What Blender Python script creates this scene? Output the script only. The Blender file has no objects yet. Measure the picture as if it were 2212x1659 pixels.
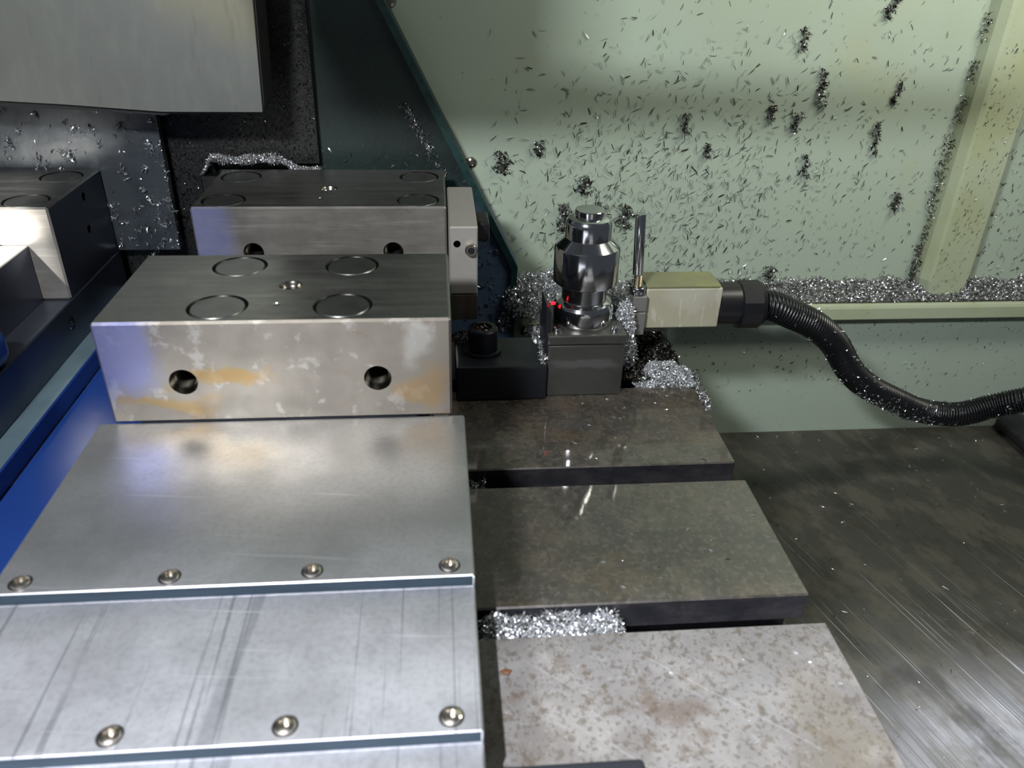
import bpy, bmesh, math, random
import numpy as np
from mathutils import Vector, Matrix

U = 0.25            # one layout unit = 0.25 m (the camera's height above the table)
SC = bpy.context.scene
COL = SC.collection
PI = math.pi
rnd = random.Random(7)

# ------------------------------------------------------------------ camera
yaw, pitch, roll, fpx = -0.0996, 0.5197, 0.0280, 1726.8
fw = Vector((-math.sin(yaw)*math.cos(pitch), math.cos(yaw)*math.cos(pitch), -math.sin(pitch)))
rt = Vector((math.cos(yaw), math.sin(yaw), 0)); up = rt.cross(fw)
rt2 = math.cos(roll)*rt + math.sin(roll)*up; up2 = -math.sin(roll)*rt + math.cos(roll)*up
cd = bpy.data.cameras.new('camera'); cam = bpy.data.objects.new('camera', cd); COL.objects.link(cam)
m = Matrix((rt2, up2, -fw)).transposed().to_4x4(); m.translation = Vector((0, 0, 1))*U
cam.matrix_world = m
cd.sensor_width = 36; cd.lens = 36*fpx/2212; cd.clip_start = 0.01
cd.dof.use_dof = True; cd.dof.focus_distance = 2.1*U; cd.dof.aperture_fstop = 14
SC.camera = cam

# ------------------------------------------------------------------ world, lamps, exposure
w = bpy.data.worlds.new('world'); SC.world = w; w.use_nodes = True
w.node_tree.nodes['Background'].inputs[0].default_value = (0.55, 0.62, 0.72, 1)
w.node_tree.nodes['Background'].inputs[1].default_value = 0.10
SC.view_settings.view_transform = 'Standard'; SC.view_settings.look = 'None'
SC.view_settings.gamma = 1; SC.view_settings.use_curve_mapping = False
SC.view_settings.exposure = 0.0

def lamp(name, kind, loc, target, power, color, **kw):
    d = bpy.data.lights.new(name, kind); o = bpy.data.objects.new(name, d); COL.objects.link(o)
    o.location = Vector(loc)*U
    o.rotation_euler = (Vector(target)-Vector(loc)).to_track_quat('-Z', 'Y').to_euler()
    d.energy = power; d.color = color
    for k, v in kw.items(): setattr(d, k, v)
    return o
lamp('work_lamp', 'SPOT', (-0.34, -0.30, 1.95), (0.25, 0.55, 0.0), 39, (0.92, 0.94, 1.0), spot_size=math.radians(80), spot_blend=0.6, shadow_soft_size=0.004)
lamp('front_lamp', 'AREA', (-0.80, -0.20, 1.80), (0.4, 2.2, 0.0), 4.4, (0.95, 0.98, 1.0), shape='RECTANGLE', size=0.09, size_y=0.04)
lamp('left_lamp', 'SPOT', (-1.72, 0.25, 1.50), (-1.17, 1.93, 0.30), 50, (1.0, 0.99, 0.96), spot_size=math.radians(13), spot_blend=0.3, shadow_soft_size=0.006)
lamp('wall_lamp', 'AREA', (1.70, 1.55, 1.72), (1.30, 2.3, 0.0), 1.25, (1.0, 0.97, 0.84), shape='RECTANGLE', size=0.20, size_y=0.04)

# ------------------------------------------------------------------ node materials
def lin(c):
    return tuple(((v/255)/12.92 if v/255 <= .04045 else (((v/255)+.055)/1.055)**2.4) for v in c)+(1,)
def mat(name, col, metal=0.0, rough=0.5, layers=(), bump=None, spec=0.5, coat=0.0, rough_var=None, emit=None, coat_rough=.08):
    """layers: ('noise', scale3, lo, hi, colour, fac[, rotz, detail]) | ('blob', centre3, radius3, colour, fac, warp)
    coordinates are object-space metres divided by U (layout units)"""
    m = bpy.data.materials.new(name); m.use_nodes = True
    nt = m.node_tree; N = nt.nodes; L = nt.links
    b = N['Principled BSDF']
    b.inputs['Metallic'].default_value = metal; b.inputs['Roughness'].default_value = rough
    b.inputs['Specular IOR Level'].default_value = spec
    b.inputs['Coat Weight'].default_value = coat; b.inputs['Coat Roughness'].default_value = coat_rough
    tc = N.new('ShaderNodeTexCoord')
    sc = N.new('ShaderNodeVectorMath'); sc.operation = 'SCALE'; sc.inputs['Scale'].default_value = 1/U
    L.new(tc.outputs['Object'], sc.inputs[0]); base = sc.outputs[0]
    def noise(scale, rot=0, detail=6, off=0, rough_=.6):
        mp = N.new('ShaderNodeMapping'); mp.vector_type = 'POINT'
        # rotate first, then stretch
        vr = N.new('ShaderNodeVectorRotate'); vr.rotation_type = 'Z_AXIS'; vr.inputs['Angle'].default_value = rot
        L.new(base, vr.inputs['Vector'])
        mp.inputs['Scale'].default_value = scale; mp.inputs['Location'].default_value = (off, off*.7, off*1.3)
        L.new(vr.outputs[0], mp.inputs['Vector'])
        n = N.new('ShaderNodeTexNoise'); n.inputs['Scale'].default_value = 1; n.inputs['Detail'].default_value = detail
        n.inputs['Roughness'].default_value = rough_
        L.new(mp.outputs[0], n.inputs['Vector']); return n.outputs['Fac']
    def ramp(src, lo, hi):
        r = N.new('ShaderNodeMapRange'); r.interpolation_type = 'SMOOTHSTEP'
        r.inputs['From Min'].default_value = lo; r.inputs['From Max'].default_value = hi
        L.new(src, r.inputs['Value']); return r.outputs[0]
    cur = None; k = 0
    rgb = N.new('ShaderNodeRGB'); rgb.outputs[0].default_value = lin(col); cur = rgb.outputs[0]
    masks = []
    for ly in layers:
        k += 1
        if ly[0] == 'noise':
            _, s, lo, hi, c, f = ly[:6]; rot = ly[6] if len(ly) > 6 else 0; det = ly[7] if len(ly) > 7 else 6
            msk = ramp(noise(s, rot, det, k*3.7), lo, hi)
        else:
            _, ce, ra, c, f, warp = ly
            n1 = N.new('ShaderNodeTexNoise'); n1.inputs['Scale'].default_value = 9; n1.inputs['Detail'].default_value = 5
            L.new(base, n1.inputs['Vector'])
            sb = N.new('ShaderNodeVectorMath'); sb.operation = 'SUBTRACT'; sb.inputs[1].default_value = (.5, .5, .5); L.new(n1.outputs['Color'], sb.inputs[0])
            s2 = N.new('ShaderNodeVectorMath'); s2.operation = 'SCALE'; s2.inputs['Scale'].default_value = warp; L.new(sb.outputs[0], s2.inputs[0])
            ad = N.new('ShaderNodeVectorMath'); ad.operation = 'ADD'; L.new(base, ad.inputs[0]); L.new(s2.outputs[0], ad.inputs[1])
            s3 = N.new('ShaderNodeVectorMath'); s3.operation = 'SUBTRACT'; s3.inputs[1].default_value = ce; L.new(ad.outputs[0], s3.inputs[0])
            s4 = N.new('ShaderNodeVectorMath'); s4.operation = 'DIVIDE'; s4.inputs[1].default_value = ra; L.new(s3.outputs[0], s4.inputs[0])
            ln = N.new('ShaderNodeVectorMath'); ln.operation = 'LENGTH'; L.new(s4.outputs[0], ln.inputs[0])
            msk = ramp(ln.outputs['Value'], 1.0, .45)
            r = msk.node; r.inputs['From Min'].default_value = 0.45; r.inputs['From Max'].default_value = 1.0
            r.inputs['To Min'].default_value = 1; r.inputs['To Max'].default_value = 0
        mf = N.new('ShaderNodeMath'); mf.operation = 'MULTIPLY'; mf.inputs[1].default_value = f; L.new(msk, mf.inputs[0])
        mx = N.new('ShaderNodeMix'); mx.data_type = 'RGBA'
        L.new(mf.outputs[0], mx.inputs[0]); L.new(cur, mx.inputs[6]); mx.inputs[7].default_value = lin(c)
        cur = mx.outputs[2]
    L.new(cur, b.inputs['Base Color'])
    if rough_var:
        s, lo, hi, r0, r1 = rough_var[:5]; rot = rough_var[5] if len(rough_var) > 5 else 0
        rr = ramp(noise(s, rot, 5, 11.3), lo, hi); rr.node.inputs['To Min'].default_value = r0; rr.node.inputs['To Max'].default_value = r1
        L.new(rr, b.inputs['Roughness'])
    if bump:
        s, st, dist = bump[:3]; rot = bump[3] if len(bump) > 3 else 0
        bp = N.new('ShaderNodeBump'); bp.inputs['Strength'].default_value = st; bp.inputs['Distance'].default_value = dist*U
        L.new(noise(s, rot, 5, 5.1), bp.inputs['Height']); L.new(bp.outputs[0], b.inputs['Normal'])
        if coat: L.new(bp.outputs[0], b.inputs['Coat Normal'])
    if emit:
        b.inputs['Emission Color'].default_value = lin(emit[0]); b.inputs['Emission Strength'].default_value = emit[1]
    return m

M = {}
# ground steel of the jaws

M['jaw'] = mat('ground_steel', (138, 138, 134), .9, .36, [
    ('noise', (2.5, 45, 45), .40, .66, (112, 111, 107), .35), ('noise', (7, 7, 7), .45, .7, (165, 163, 156), .35),
    ('noise', (60, 60, 60), .40, .75, (110, 110, 105), .3)], bump=((5, 160, 160), .10, .002), rough_var=((5, 30, 9), .3, .7, .28, .44))
M['jaw_front'] = mat('ground_steel_stains_reflection', (138, 131, 121), .75, .42, [
    ('noise', (7, 7, 7), .42, .65, (120, 113, 105), .6),
    ('noise', (20, 20, 20), .56, .64, (178, 174, 168), .5),
    ('noise', (7, 7, 18), .58, .70, (128, 100, 74), .5),
    ('blob', (-.285, 0, .13), (.10, .4, .13), (122, 128, 180), .62, .20),  # lavender reflection on the polished face, painted into the colour
    ('blob', (-.10, 0, .085), (.11, .4, .03), (150, 120, 66), .75, .2),
    ('blob', (-.20, 0, .035), (.09, .4, .022), (146, 120, 74), .7, .16),
    ('blob', (.26, 0, .06), (.05, .4, .05), (160, 128, 80), .6, .14),
    ('blob', (.235, 0, .15), (.035, .4, .05), (190, 188, 182), .5, .12)],
    rough_var=((10, 10, 10), .3, .7, .34, .5), bump=((30, 30, 30), .08, .002))
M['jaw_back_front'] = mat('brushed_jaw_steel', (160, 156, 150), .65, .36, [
    ('noise', (6, 6, 6), .42, .65, (118, 112, 106), .5),
    ('noise', (5, 5, 120), .55, .66, (188, 184, 178), .4),
    ('blob', (-.27, 0, .16), (.075, .4, .22), (146, 148, 190), .6, .03)],  # sharp-edged lavender reflection painted onto the steel
    rough_var=((9, 9, 30), .3, .7, .26, .42), bump=((8, 8, 140), .12, .002))
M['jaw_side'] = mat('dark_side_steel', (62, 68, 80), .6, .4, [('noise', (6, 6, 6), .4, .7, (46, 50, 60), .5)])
M['plug'] = mat('plug_steel', (122, 124, 120), .9, .34, [('noise', (25, 25, 25), .4, .7, (96, 98, 94), .5)])
M['chrome'] = mat('chrome', (205, 206, 208), 1, .12)
M['chrome_soft'] = mat('polished_steel', (176, 178, 182), 1, .16, [('noise', (8, 8, 8), .5, .7, (140, 140, 146), .4)], bump=((60, 60, 160), .04, .001))
M['thread'] = mat('threaded_steel', (170, 165, 155), 1, .22)
M['bolt_brass'] = mat('warm_screw_steel', (205, 198, 188), 1, .2)
M['brass_thread'] = mat('yellowed_thread', (172, 160, 136), 1, .28)
M['plate'] = mat('satin_cover_plate', (196, 197, 200), .9, .36, [
    ('noise', (5, 5, 5), .4, .7, (158, 158, 160), .5), ('noise', (120, 120, 120), .42, .66, (172, 172, 177), .4),
    ('noise', (3, 90, 90), .66, .70, (225, 225, 228), .5, .12, 3)], bump=((90, 90, 90), .10, .0015), rough_var=((8, 8, 8), .3, .7, .33, .44))
M['plate_scuffed'] = mat('scuffed_cover_plate', (206, 207, 212), .9, .38, [
    ('noise', (5, 5, 5), .4, .7, (186, 186, 190), .5), ('noise', (120, 120, 120), .42, .66, (172, 172, 177), .4),
    ('noise', (110, 1.6, 1), .62, .70, (110, 112, 120), .5, .0, 2), ('noise', (22, 1.2, 1), .66, .74, (128, 130, 138), .4, .06, 2),
    ('noise', (3, 90, 90), .65, .69, (228, 228, 232), .6, .10, 3)], bump=((90, 90, 90), .10, .0015), rough_var=((8, 8, 8), .3, .7, .34, .44))
M['plate_edge'] = mat('dark_plate_edge', (36, 48, 58), 0, .7, [('noise', (6, 40, 60), .4, .65, (26, 36, 46), .6)], spec=.15)  # front edge faces, darker and bluer than the plate tops
M['blue'] = mat('blue_plastic', (30, 62, 132), 0, .38, [('noise', (4, 4, 4), .4, .7, (24, 50, 114), .4)])
M['vise_side'] = mat('oiled_vise_side', (92, 98, 112), .85, .34, [('noise', (5, 5, 5), .4, .7, (70, 76, 92), .5)])
M['foot'] = mat('bare_foot_steel', (128, 152, 164), .5, .42, [('noise', (8, 8, 8), .4, .7, (104, 130, 144), .5)])
M['block_dark'] = mat('blackened_block', (34, 36, 42), .3, .42, [('noise', (12, 12, 12), .5, .7, (20, 22, 28), .5)])
M['slab_wet'] = mat('oily_table_steel', (60, 53, 46), .0, .5, [
    ('noise', (3.5, 3.5, 3.5), .40, .60, (36, 32, 28), .85), ('noise', (14, 14, 14), .44, .60, (72, 64, 54), .6),
    ('noise', (30, 26, 30), .46, .60, (30, 27, 23), .65), ('noise', (7, 7, 7), .54, .66, (74, 58, 40), .5),
    ('noise', (80, 70, 80), .50, .62, (88, 83, 75), .45), ('noise', (140, 120, 140), .54, .64, (22, 20, 18), .55)],
    spec=.9, coat=1.0, coat_rough=.045, bump=((40, 40, 40), .06, .0015), rough_var=((12, 12, 12), .3, .7, .38, .6))
M['slab_dry'] = mat('stained_table_steel', (108, 106, 106), .2, .48, [
    ('noise', (3, 3, 3), .38, .62, (98, 94, 90), .7), ('noise', (11, 11, 11), .46, .62, (126, 124, 122), .6),
    ('noise', (24, 20, 24), .55, .66, (88, 78, 68), .6), ('noise', (60, 50, 60), .55, .63, (74, 65, 55), .55),
    ('blob', (.34, .77, 0), (.055, .045, .4), (84, 68, 58), .45, .26), ('blob', (.55, .70, 0), (.10, .16, .4), (94, 86, 70), .35, .3),
    ('noise', (140, 120, 140), .53, .62, (72, 65, 56), .6), ('noise', (80, 80, 80), .60, .68, (146, 145, 144), .25),
    ('noise', (2, 90, 90), .65, .69, (146, 146, 146), .3, .7, 3)],
    bump=((60, 60, 60), .15, .002), rough_var=((14, 14, 14), .3, .7, .40, .56))
M['slab_side'] = mat('dark_slot_wall', (48, 48, 54), .3, .5, [('noise', (10, 10, 30), .45, .65, (74, 70, 70), .5), ('noise', (30, 30, 30), .45, .65, (34, 34, 38), .5)])
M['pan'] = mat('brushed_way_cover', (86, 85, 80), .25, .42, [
    ('noise', (5, 2.5, 3), .40, .66, (62, 62, 56), .7, -.3), ('noise', (24, 14, 12), .50, .66, (108, 104, 94), .5, -.3),
    ('blob', (1.45, .75, -.6), (.95, .66, 1), (172, 173, 180), .9, .10),  # lamp's bright pool painted in, along with the worn scratched zone
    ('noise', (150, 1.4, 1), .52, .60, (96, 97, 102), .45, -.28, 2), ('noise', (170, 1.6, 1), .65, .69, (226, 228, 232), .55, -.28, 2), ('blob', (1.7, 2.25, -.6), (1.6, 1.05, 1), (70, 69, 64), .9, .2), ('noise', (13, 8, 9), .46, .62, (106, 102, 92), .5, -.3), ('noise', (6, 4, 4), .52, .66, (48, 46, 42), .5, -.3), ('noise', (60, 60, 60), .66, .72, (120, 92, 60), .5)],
    bump=((160, 2.5, 3), .12, .0015, -.28), rough_var=((30, 2, 2), .35, .7, .32, .46, -.28))
M['wall'] = mat('pale_green_paint', (168, 182, 166), 0, .42, [
    ('noise', (1.2, 1.2, 1.2), .42, .7, (160, 172, 150), .6), ('noise', (2.2, 1, 1.6), .52, .72, (170, 170, 126), .45),
    ('blob', (2.3, 0, .5), (1.0, 2, 1.3), (152, 148, 92), .85, .3), ('blob', (1.5, 0, 1.0), (.9, 2, .5), (158, 158, 108), .5, .3),
    ('blob', (.05, 0, .75), (.55, 2, .6), (150, 150, 112), .5, .2),
    ('noise', (70, 70, 70), .66, .72, (96, 92, 66), .5)], bump=((70, 70, 70), .06, .001))
M['wall_low'] = mat('stained_green_paint', (172, 186, 172), 0, .42, [
    ('noise', (1.5, 1.5, 1.5), .42, .7, (160, 174, 156), .6),
    ('blob', (.95, 0, -.18), (.45, 2, .05), (148, 130, 80), .6, .12), ('blob', (1.4, 0, -.2), (.7, 2, .22), (164, 164, 118), .55, .2),
    ('blob', (1.60, 0, -.36), (.022, 2, .07), (118, 104, 58), .6, .06), ('blob', (1.71, 0, -.34), (.05, 2, .08), (126, 112, 66), .6, .08), ('blob', (1.78, 0, -.30), (.02, 2, .07), (122, 110, 62), .5, .05),
    ('noise', (70, 70, 70), .64, .70, (110, 100, 70), .5)], bump=((70, 70, 70), .06, .001))
M['trim'] = mat('yellowed_green_trim', (172, 182, 156), 0, .4, [('noise', (4, 4, 4), .42, .7, (160, 166, 124), .6), ('noise', (80, 80, 80), .64, .70, (100, 96, 66), .5)])
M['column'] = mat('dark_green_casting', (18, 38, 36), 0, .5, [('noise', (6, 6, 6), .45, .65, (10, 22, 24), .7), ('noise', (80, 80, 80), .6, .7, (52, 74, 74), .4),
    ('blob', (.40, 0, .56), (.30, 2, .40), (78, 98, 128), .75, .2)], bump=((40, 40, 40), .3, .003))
M['column_rim'] = mat('teal_rim_paint', (22, 58, 56), 0, .45, [('noise', (30, 30, 30), .42, .6, (16, 44, 46), .8)], bump=((40, 40, 40), .3, .003))
M['rust'] = mat('ochre_edge', (176, 136, 66), 0, .6, [('noise', (30, 30, 30), .42, .6, (110, 80, 40), .8)])
M['dark_panel'] = mat('wet_grey_panel', (68, 73, 78), .35, .38, [('noise', (5, 5, 4), .42, .62, (34, 38, 46), .8), ('noise', (8, 4, 3), .58, .7, (104, 112, 118), .5)],
    coat=.35, coat_rough=.2, bump=((18, 18, 12), .25, .004))
M['black_flap'] = mat('oily_black_cover', (12, 12, 12), 0, .5, bump=((90, 90, 90), .5, .003))
M['hood'] = mat('grey_sheet_hood', (108, 110, 106), .35, .42, [
    ('noise', (3, 3, 3), .42, .66, (116, 118, 112), .5), ('noise', (40, 40, 12), .45, .7, (124, 126, 118), .4),
    ('blob', (.68, 0, .28), (.30, 2, .16), (128, 124, 100), .6, .08), ('noise', (30, 30, 5), .62, .7, (92, 92, 84), .3)], bump=((80, 80, 80), .06, .001))
M['hood_edge'] = mat('hood_flange_and_shadow_line', (30, 31, 32), .2, .5)
M['alu'] = mat('satin_aluminium', (178, 174, 168), .55, .5, [('noise', (80, 80, 80), .45, .7, (168, 163, 157), .4)])
M['steel_foot'] = mat('brown_steel_spacer', (98, 90, 82), .7, .45, [('noise', (60, 3, 3), .45, .65, (78, 70, 62), .5)])
M['black'] = mat('black_plastic', (20, 20, 24), 0, .38, [('noise', (10, 10, 10), .5, .7, (34, 34, 40), .5)])
M['hose'] = mat('black_hose', (17, 18, 22), 0, .33)
M['box'] = mat('cream_box', (172, 168, 146), .1, .45, [('blob', (.02, 0, .09), (.09, .03, .05), (198, 198, 190), .35, .10), ('noise', (45, 3, 9), .58, .62, (206, 206, 198), .45, 0, 3), ('noise', (9, 9, 9), .45, .7, (156, 150, 130), .4)])
M['box_top'] = mat('yellowed_box_lid', (120, 121, 92), 0, .35, [('noise', (6, 6, 6), .42, .66, (150, 152, 94), .5)])
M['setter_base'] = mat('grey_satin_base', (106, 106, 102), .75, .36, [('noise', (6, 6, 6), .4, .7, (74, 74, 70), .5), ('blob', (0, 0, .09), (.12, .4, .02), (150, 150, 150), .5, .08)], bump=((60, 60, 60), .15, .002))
M['chip'] = mat('bright_chips', (226, 228, 232), .85, .30)
M['chip_wall'] = mat('dull_wall_chips', (128, 136, 130), .5, .4)
M['chip_dark'] = mat('oily_chips', (122, 122, 118), .8, .34)
M['chip_black'] = mat('black_oily_chips', (46, 42, 36), .9, .38)
M['chip_red'] = mat('reddish_chips', (150, 96, 80), 1, .3)
M['rust_flake'] = mat('rust_flake', (84, 50, 26), 0, .6)
M['bracket_grey'] = mat('bracket_grey', (138, 138, 134), .5, .42)
M['led'] = mat('red_light', (255, 30, 40), 0, .4, emit=((255, 24, 40), 2.0))
M['hole_thread'] = mat('dim_threaded_steel', (112, 108, 100), 1, .28)  # thread steel made darker, so the hole's shade sits in its colour
M['hole'] = mat('hole_interior', (40, 39, 38), .8, .35)

# ------------------------------------------------------------------ geometry helpers (layout units in, metres out)
def bm_box(bm, x0, x1, y0, y1, z0, z1, bev=0, seg=1, mi=0):
    vs = [bm.verts.new((x, y, z)) for z in (z0, z1) for y in (y0, y1) for x in (x0, x1)]
    fs = [bm.faces.new([vs[i] for i in q]) for q in ((0, 2, 3, 1), (4, 5, 7, 6), (0, 1, 5, 4), (2, 6, 7, 3), (0, 4, 6, 2), (1, 3, 7, 5))]
    for f in fs: f.material_index = mi
    if bev:
        es = list({e for f in fs for e in f.edges})
        r = bmesh.ops.bevel(bm, geom=es, offset=bev, segments=seg, profile=.5, affect='EDGES')
        for f in r['faces']: f.material_index = mi
        if seg > 1:
            for f in r['faces']: f.smooth = True
    return fs
def bm_lathe(bm, prof, n=48, c=(0, 0, 0), axis='Z', capb=True, capt=True, mi=0):
    """prof: (r, h) list; axis Z, X or Y(pointing -Y: h grows towards the viewer is +Y)"""
    rings = []
    for r, h in prof:
        ring = []
        for i in range(n):
            a = 2*PI*i/n; p = (r*math.cos(a), r*math.sin(a), h)
            if axis == 'X': p = (h, p[0], p[1])
            elif axis == 'Y': p = (p[1], h, p[0])
            ring.append(bm.verts.new((c[0]+p[0], c[1]+p[1], c[2]+p[2])))
        rings.append(ring)
    for a, b in zip(rings, rings[1:]):
        for i in range(n):
            f = bm.faces.new((a[i], a[(i+1) % n], b[(i+1) % n], b[i])); f.smooth = True; f.material_index = mi
    if capb: bm.faces.new(rings[0][::-1]).material_index = mi
    if capt: bm.faces.new(rings[-1]).material_index = mi
def bm_prism(bm, pts, y0, y1, mi=0):
    """polygon in x,z (counter-clockwise seen from -Y) extruded along y"""
    a = [bm.verts.new((x, y0, z)) for x, z in pts]; b = [bm.verts.new((x, y1, z)) for x, z in pts]
    n = len(pts); bm.faces.new(a).material_index = mi; bm.faces.new(b[::-1]).material_index = mi
    for i in range(n): bm.faces.new((a[i], b[i], b[(i+1) % n], a[(i+1) % n])).material_index = mi
def newobj(name, me, parent=None, loc=None):
    o = bpy.data.objects.new(name, me); COL.objects.link(o)
    if parent is not None: o.parent = parent
    if loc is not None: o.location = Vector(loc)*U
    return o
def finish(name, bm, mats, parent=None, loc=None, sharp=24):
    bmesh.ops.recalc_face_normals(bm, faces=bm.faces)
    bmesh.ops.scale(bm, vec=(U, U, U), verts=bm.verts)
    me = bpy.data.meshes.new(name); 
    for e in bm.edges:
        if len(e.link_faces) == 2 and e.calc_face_angle(0) > math.radians(sharp): e.smooth = False
    bm.to_mesh(me); bm.free()
    for mm in (mats if isinstance(mats, (list, tuple)) else [mats]): me.materials.append(M[mm])
    return newobj(name, me, parent, loc)
def tag(o, label=None, cat=None, group=None, kind=None):
    for k, v in (('label', label), ('category', cat), ('group', group), ('kind', kind)):
        if v: o[k] = v
    return o
def thing(name, loc, label, cat, group=None):
    return tag(newobj(name, None, None, loc), label, cat, group)
def cut(o, cutter_bm):
    bmesh.ops.recalc_face_normals(cutter_bm, faces=cutter_bm.faces)
    bmesh.ops.scale(cutter_bm, vec=(U, U, U), verts=cutter_bm.verts)
    cm = bpy.data.meshes.new('cutter'); cutter_bm.to_mesh(cm); cutter_bm.free()
    cm.materials.append(M['hole'])
    co = bpy.data.objects.new('cutter', cm); COL.objects.link(co)
    if o.parent: co.parent = o.parent
    co.location = o.location
    md = o.modifiers.new('b', 'BOOLEAN'); md.operation = 'DIFFERENCE'; md.object = co; md.solver = 'EXACT'
    md.material_mode = 'TRANSFER'
    dg = bpy.context.evaluated_depsgraph_get()
    me = bpy.data.meshes.new_from_object(o.evaluated_get(dg)); me.name = o.name
    o.modifiers.clear(); o.data = me
    bpy.data.objects.remove(co); bpy.data.meshes.remove(cm)
def copy_tree(o, parent=None):
    c = o.copy(); COL.objects.link(c); c.parent = parent
    for ch in [k for k in o.children]: copy_tree(ch, c)
    return c

# --- metal chips: small curled ribbons, all of one heap joined into one mesh
nr = np.random.default_rng(11)
def chips_mesh(P, size, flat=None, curl=(0.6, 3.2), wid=.28, seg=3, twist=.5):
    """P: n x 3 centres (layout units); flat: normal direction the chips lie against (or None)"""
    n = len(P)
    if n == 0: return np.zeros((0, 3)), []
    a = nr.normal(size=(n, 3)); b = nr.normal(size=(n, 3))
    if flat is not None:
        nrm = np.asarray(flat, float); nrm = nrm/np.linalg.norm(nrm)
        a -= (a@nrm)[:, None]*nrm*0.92; a[:, 2] *= 1.7 if abs(nrm[1]) > .9 else 1; b = nrm+nr.normal(size=(n, 3))*twist
        b = np.cross(a, b) if False else b
    a /= np.linalg.norm(a, axis=1)[:, None]
    b -= (a*b).sum(1)[:, None]*a; b /= np.linalg.norm(b, axis=1)[:, None]
    c = np.cross(a, b)
    if flat is not None: b, c = c, b     # curl in the plane, width mostly along the normal tilt
    Ls = size*nr.uniform(.55, 1.5, n); th = nr.uniform(*curl, n); R = Ls/th
    W = Ls*wid*nr.uniform(.6, 1.3, n)
    V = np.zeros((n, (seg+1)*2, 3))
    for k in range(seg+1):
        t = (k/seg-.5)*th
        p = P+a*(R*np.sin(t))[:, None]+b*(R*(1-np.cos(t)))[:, None]
        ww = (W*(1-.55*abs(k/seg-.5)*2))[:, None]*.5
        V[:, 2*k] = p-c*ww; V[:, 2*k+1] = p+c*ww
    base = (np.arange(n)*(seg+1)*2)[:, None]
    q = np.array([[2*k, 2*k+1, 2*k+3, 2*k+2] for k in range(seg)])
    F = (base[:, None, :]+q[None]).reshape(-1, 4)
    return V.reshape(-1, 3), F
def mesh_from(name, V, F, mats, mi=None):
    me = bpy.data.meshes.new(name); nf = len(F)
    me.vertices.add(len(V)); me.vertices.foreach_set('co', (V*U).astype(np.float32).ravel())
    me.loops.add(nf*4); me.loops.foreach_set('vertex_index', F.astype(np.int32).ravel())
    me.polygons.add(nf); me.polygons.foreach_set('loop_start', np.arange(nf, dtype=np.int32)*4)
    for x in mats: me.materials.append(M[x])
    if mi is not None: me.polygons.foreach_set('material_index', mi.astype(np.int32))
    me.update(calc_edges=True); return me
def chip_obj(name, P, size, mats=('chip',), weights=None, parent=None, origin=(0, 0, 0), extra=None, **kw):
    """one object made of chips at P; extra = (V, F quads) mound mesh put under them with the last material"""
    P = np.asarray(P, float)-np.array(origin)
    V, F = chips_mesh(P, size, **kw); seg = kw.get('seg', 3)
    wts = weights or [1]*len(mats)
    mi = np.repeat(nr.choice(len(mats), len(P), p=np.array(wts)/sum(wts)), seg)
    if extra is not None:
        ev, ef, em = extra; F = np.vstack([F, ef+len(V)]); V = np.vstack([V, ev-np.array(origin)])
        if em in mats: ix = mats.index(em)
        else: mats = tuple(mats)+(em,); ix = len(mats)-1
        mi = np.concatenate([mi, np.full(len(ef), ix)])
    return newobj(name, mesh_from(name, V, F, mats, mi), parent, origin if parent is None else None)
def blob_mesh(c, r, n=14, bump=.22):
    c = np.array(c); r = np.array(r); V = []
    ph = nr.uniform(0, 6, 6)
    for i in range(n+1):
        for j in range(2*n):
            u = PI*i/n; v = PI*j/n
            d = np.array([math.sin(u)*math.cos(v), math.sin(u)*math.sin(v), math.cos(u)])
            k = 1+bump*(math.sin(3*v+ph[0])*math.sin(2*u+ph[1])+.6*math.sin(5*v+ph[2]+4*u))*math.sin(u)
            V.append(c+d*r*k)
    F = [[i*2*n+j, i*2*n+(j+1) % (2*n), (i+1)*2*n+(j+1) % (2*n), (i+1)*2*n+j] for i in range(n) for j in range(2*n)]
    return np.array(V), np.array(F)
def in_blob(c, r, n, shell=.75):
    d = nr.normal(size=(n, 3)); d /= np.linalg.norm(d, axis=1)[:, None]
    return np.array(c)+d*np.array(r)*(nr.uniform(shell**3, 1.12, n)**(1/3))[:, None]


def face_mi(bm, axis, sign, mi, tol=.9):
    bm.normal_update()
    for f in bm.faces:
        if f.normal[axis]*sign > tol: f.material_index = mi

# ================================================================== THE SETTING
def structure(name, bm, mats, loc=(0, 0, 0), parent=None):
    o = finish(name, bm, mats, parent, loc)
    if parent is None: o['kind'] = 'structure'
    return o
WY = 2.44
bm = bmesh.new(); bm_box(bm, -1.0, 3.4, WY, WY+.05, -.067, 2.3)
wall = structure('wall_back', bm, 'wall')
bm = bmesh.new(); bm_box(bm, -1.0, 3.4, 2.388, 2.43, -.75, -.10)
low = finish('lower_panel', bm, 'wall_low', wall)
def wall_screw(x, y, z, r=.017):
    bm = bmesh.new(); bm_lathe(bm, [(r, 0), (r, -.004), (r*.85, -.008), (r*.5, -.010), (r*.48, -.005)], 24, (0, 0, 0), 'Y')
    o = finish('screw', bm, 'thread', wall, (x, y, z)); return o
wall_screw(.101, WY, .376); wall_screw(-.125, WY, .817, .022); wall_screw(.277, 2.388, -.170)
# ledge: shelf that carries the chips, with a folded lip
bm = bmesh.new()
pts = [(2.43, -.085), (2.43, -.067), (2.345, -.067), (2.334, -.071), (2.330, -.080), (2.330, -.118), (2.334, -.122), (2.345, -.122), (2.345, -.085)]
A = [bm.verts.new((.262, y, z)) for y, z in pts]; B = [bm.verts.new((3.4, y, z)) for y, z in pts]
bm.faces.new(A); bm.faces.new(B[::-1])
for i in range(len(pts)): bm.faces.new((A[i], B[i], B[(i+1) % 9], A[(i+1) % 9]))
structure('trim_1', bm, 'trim')
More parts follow.
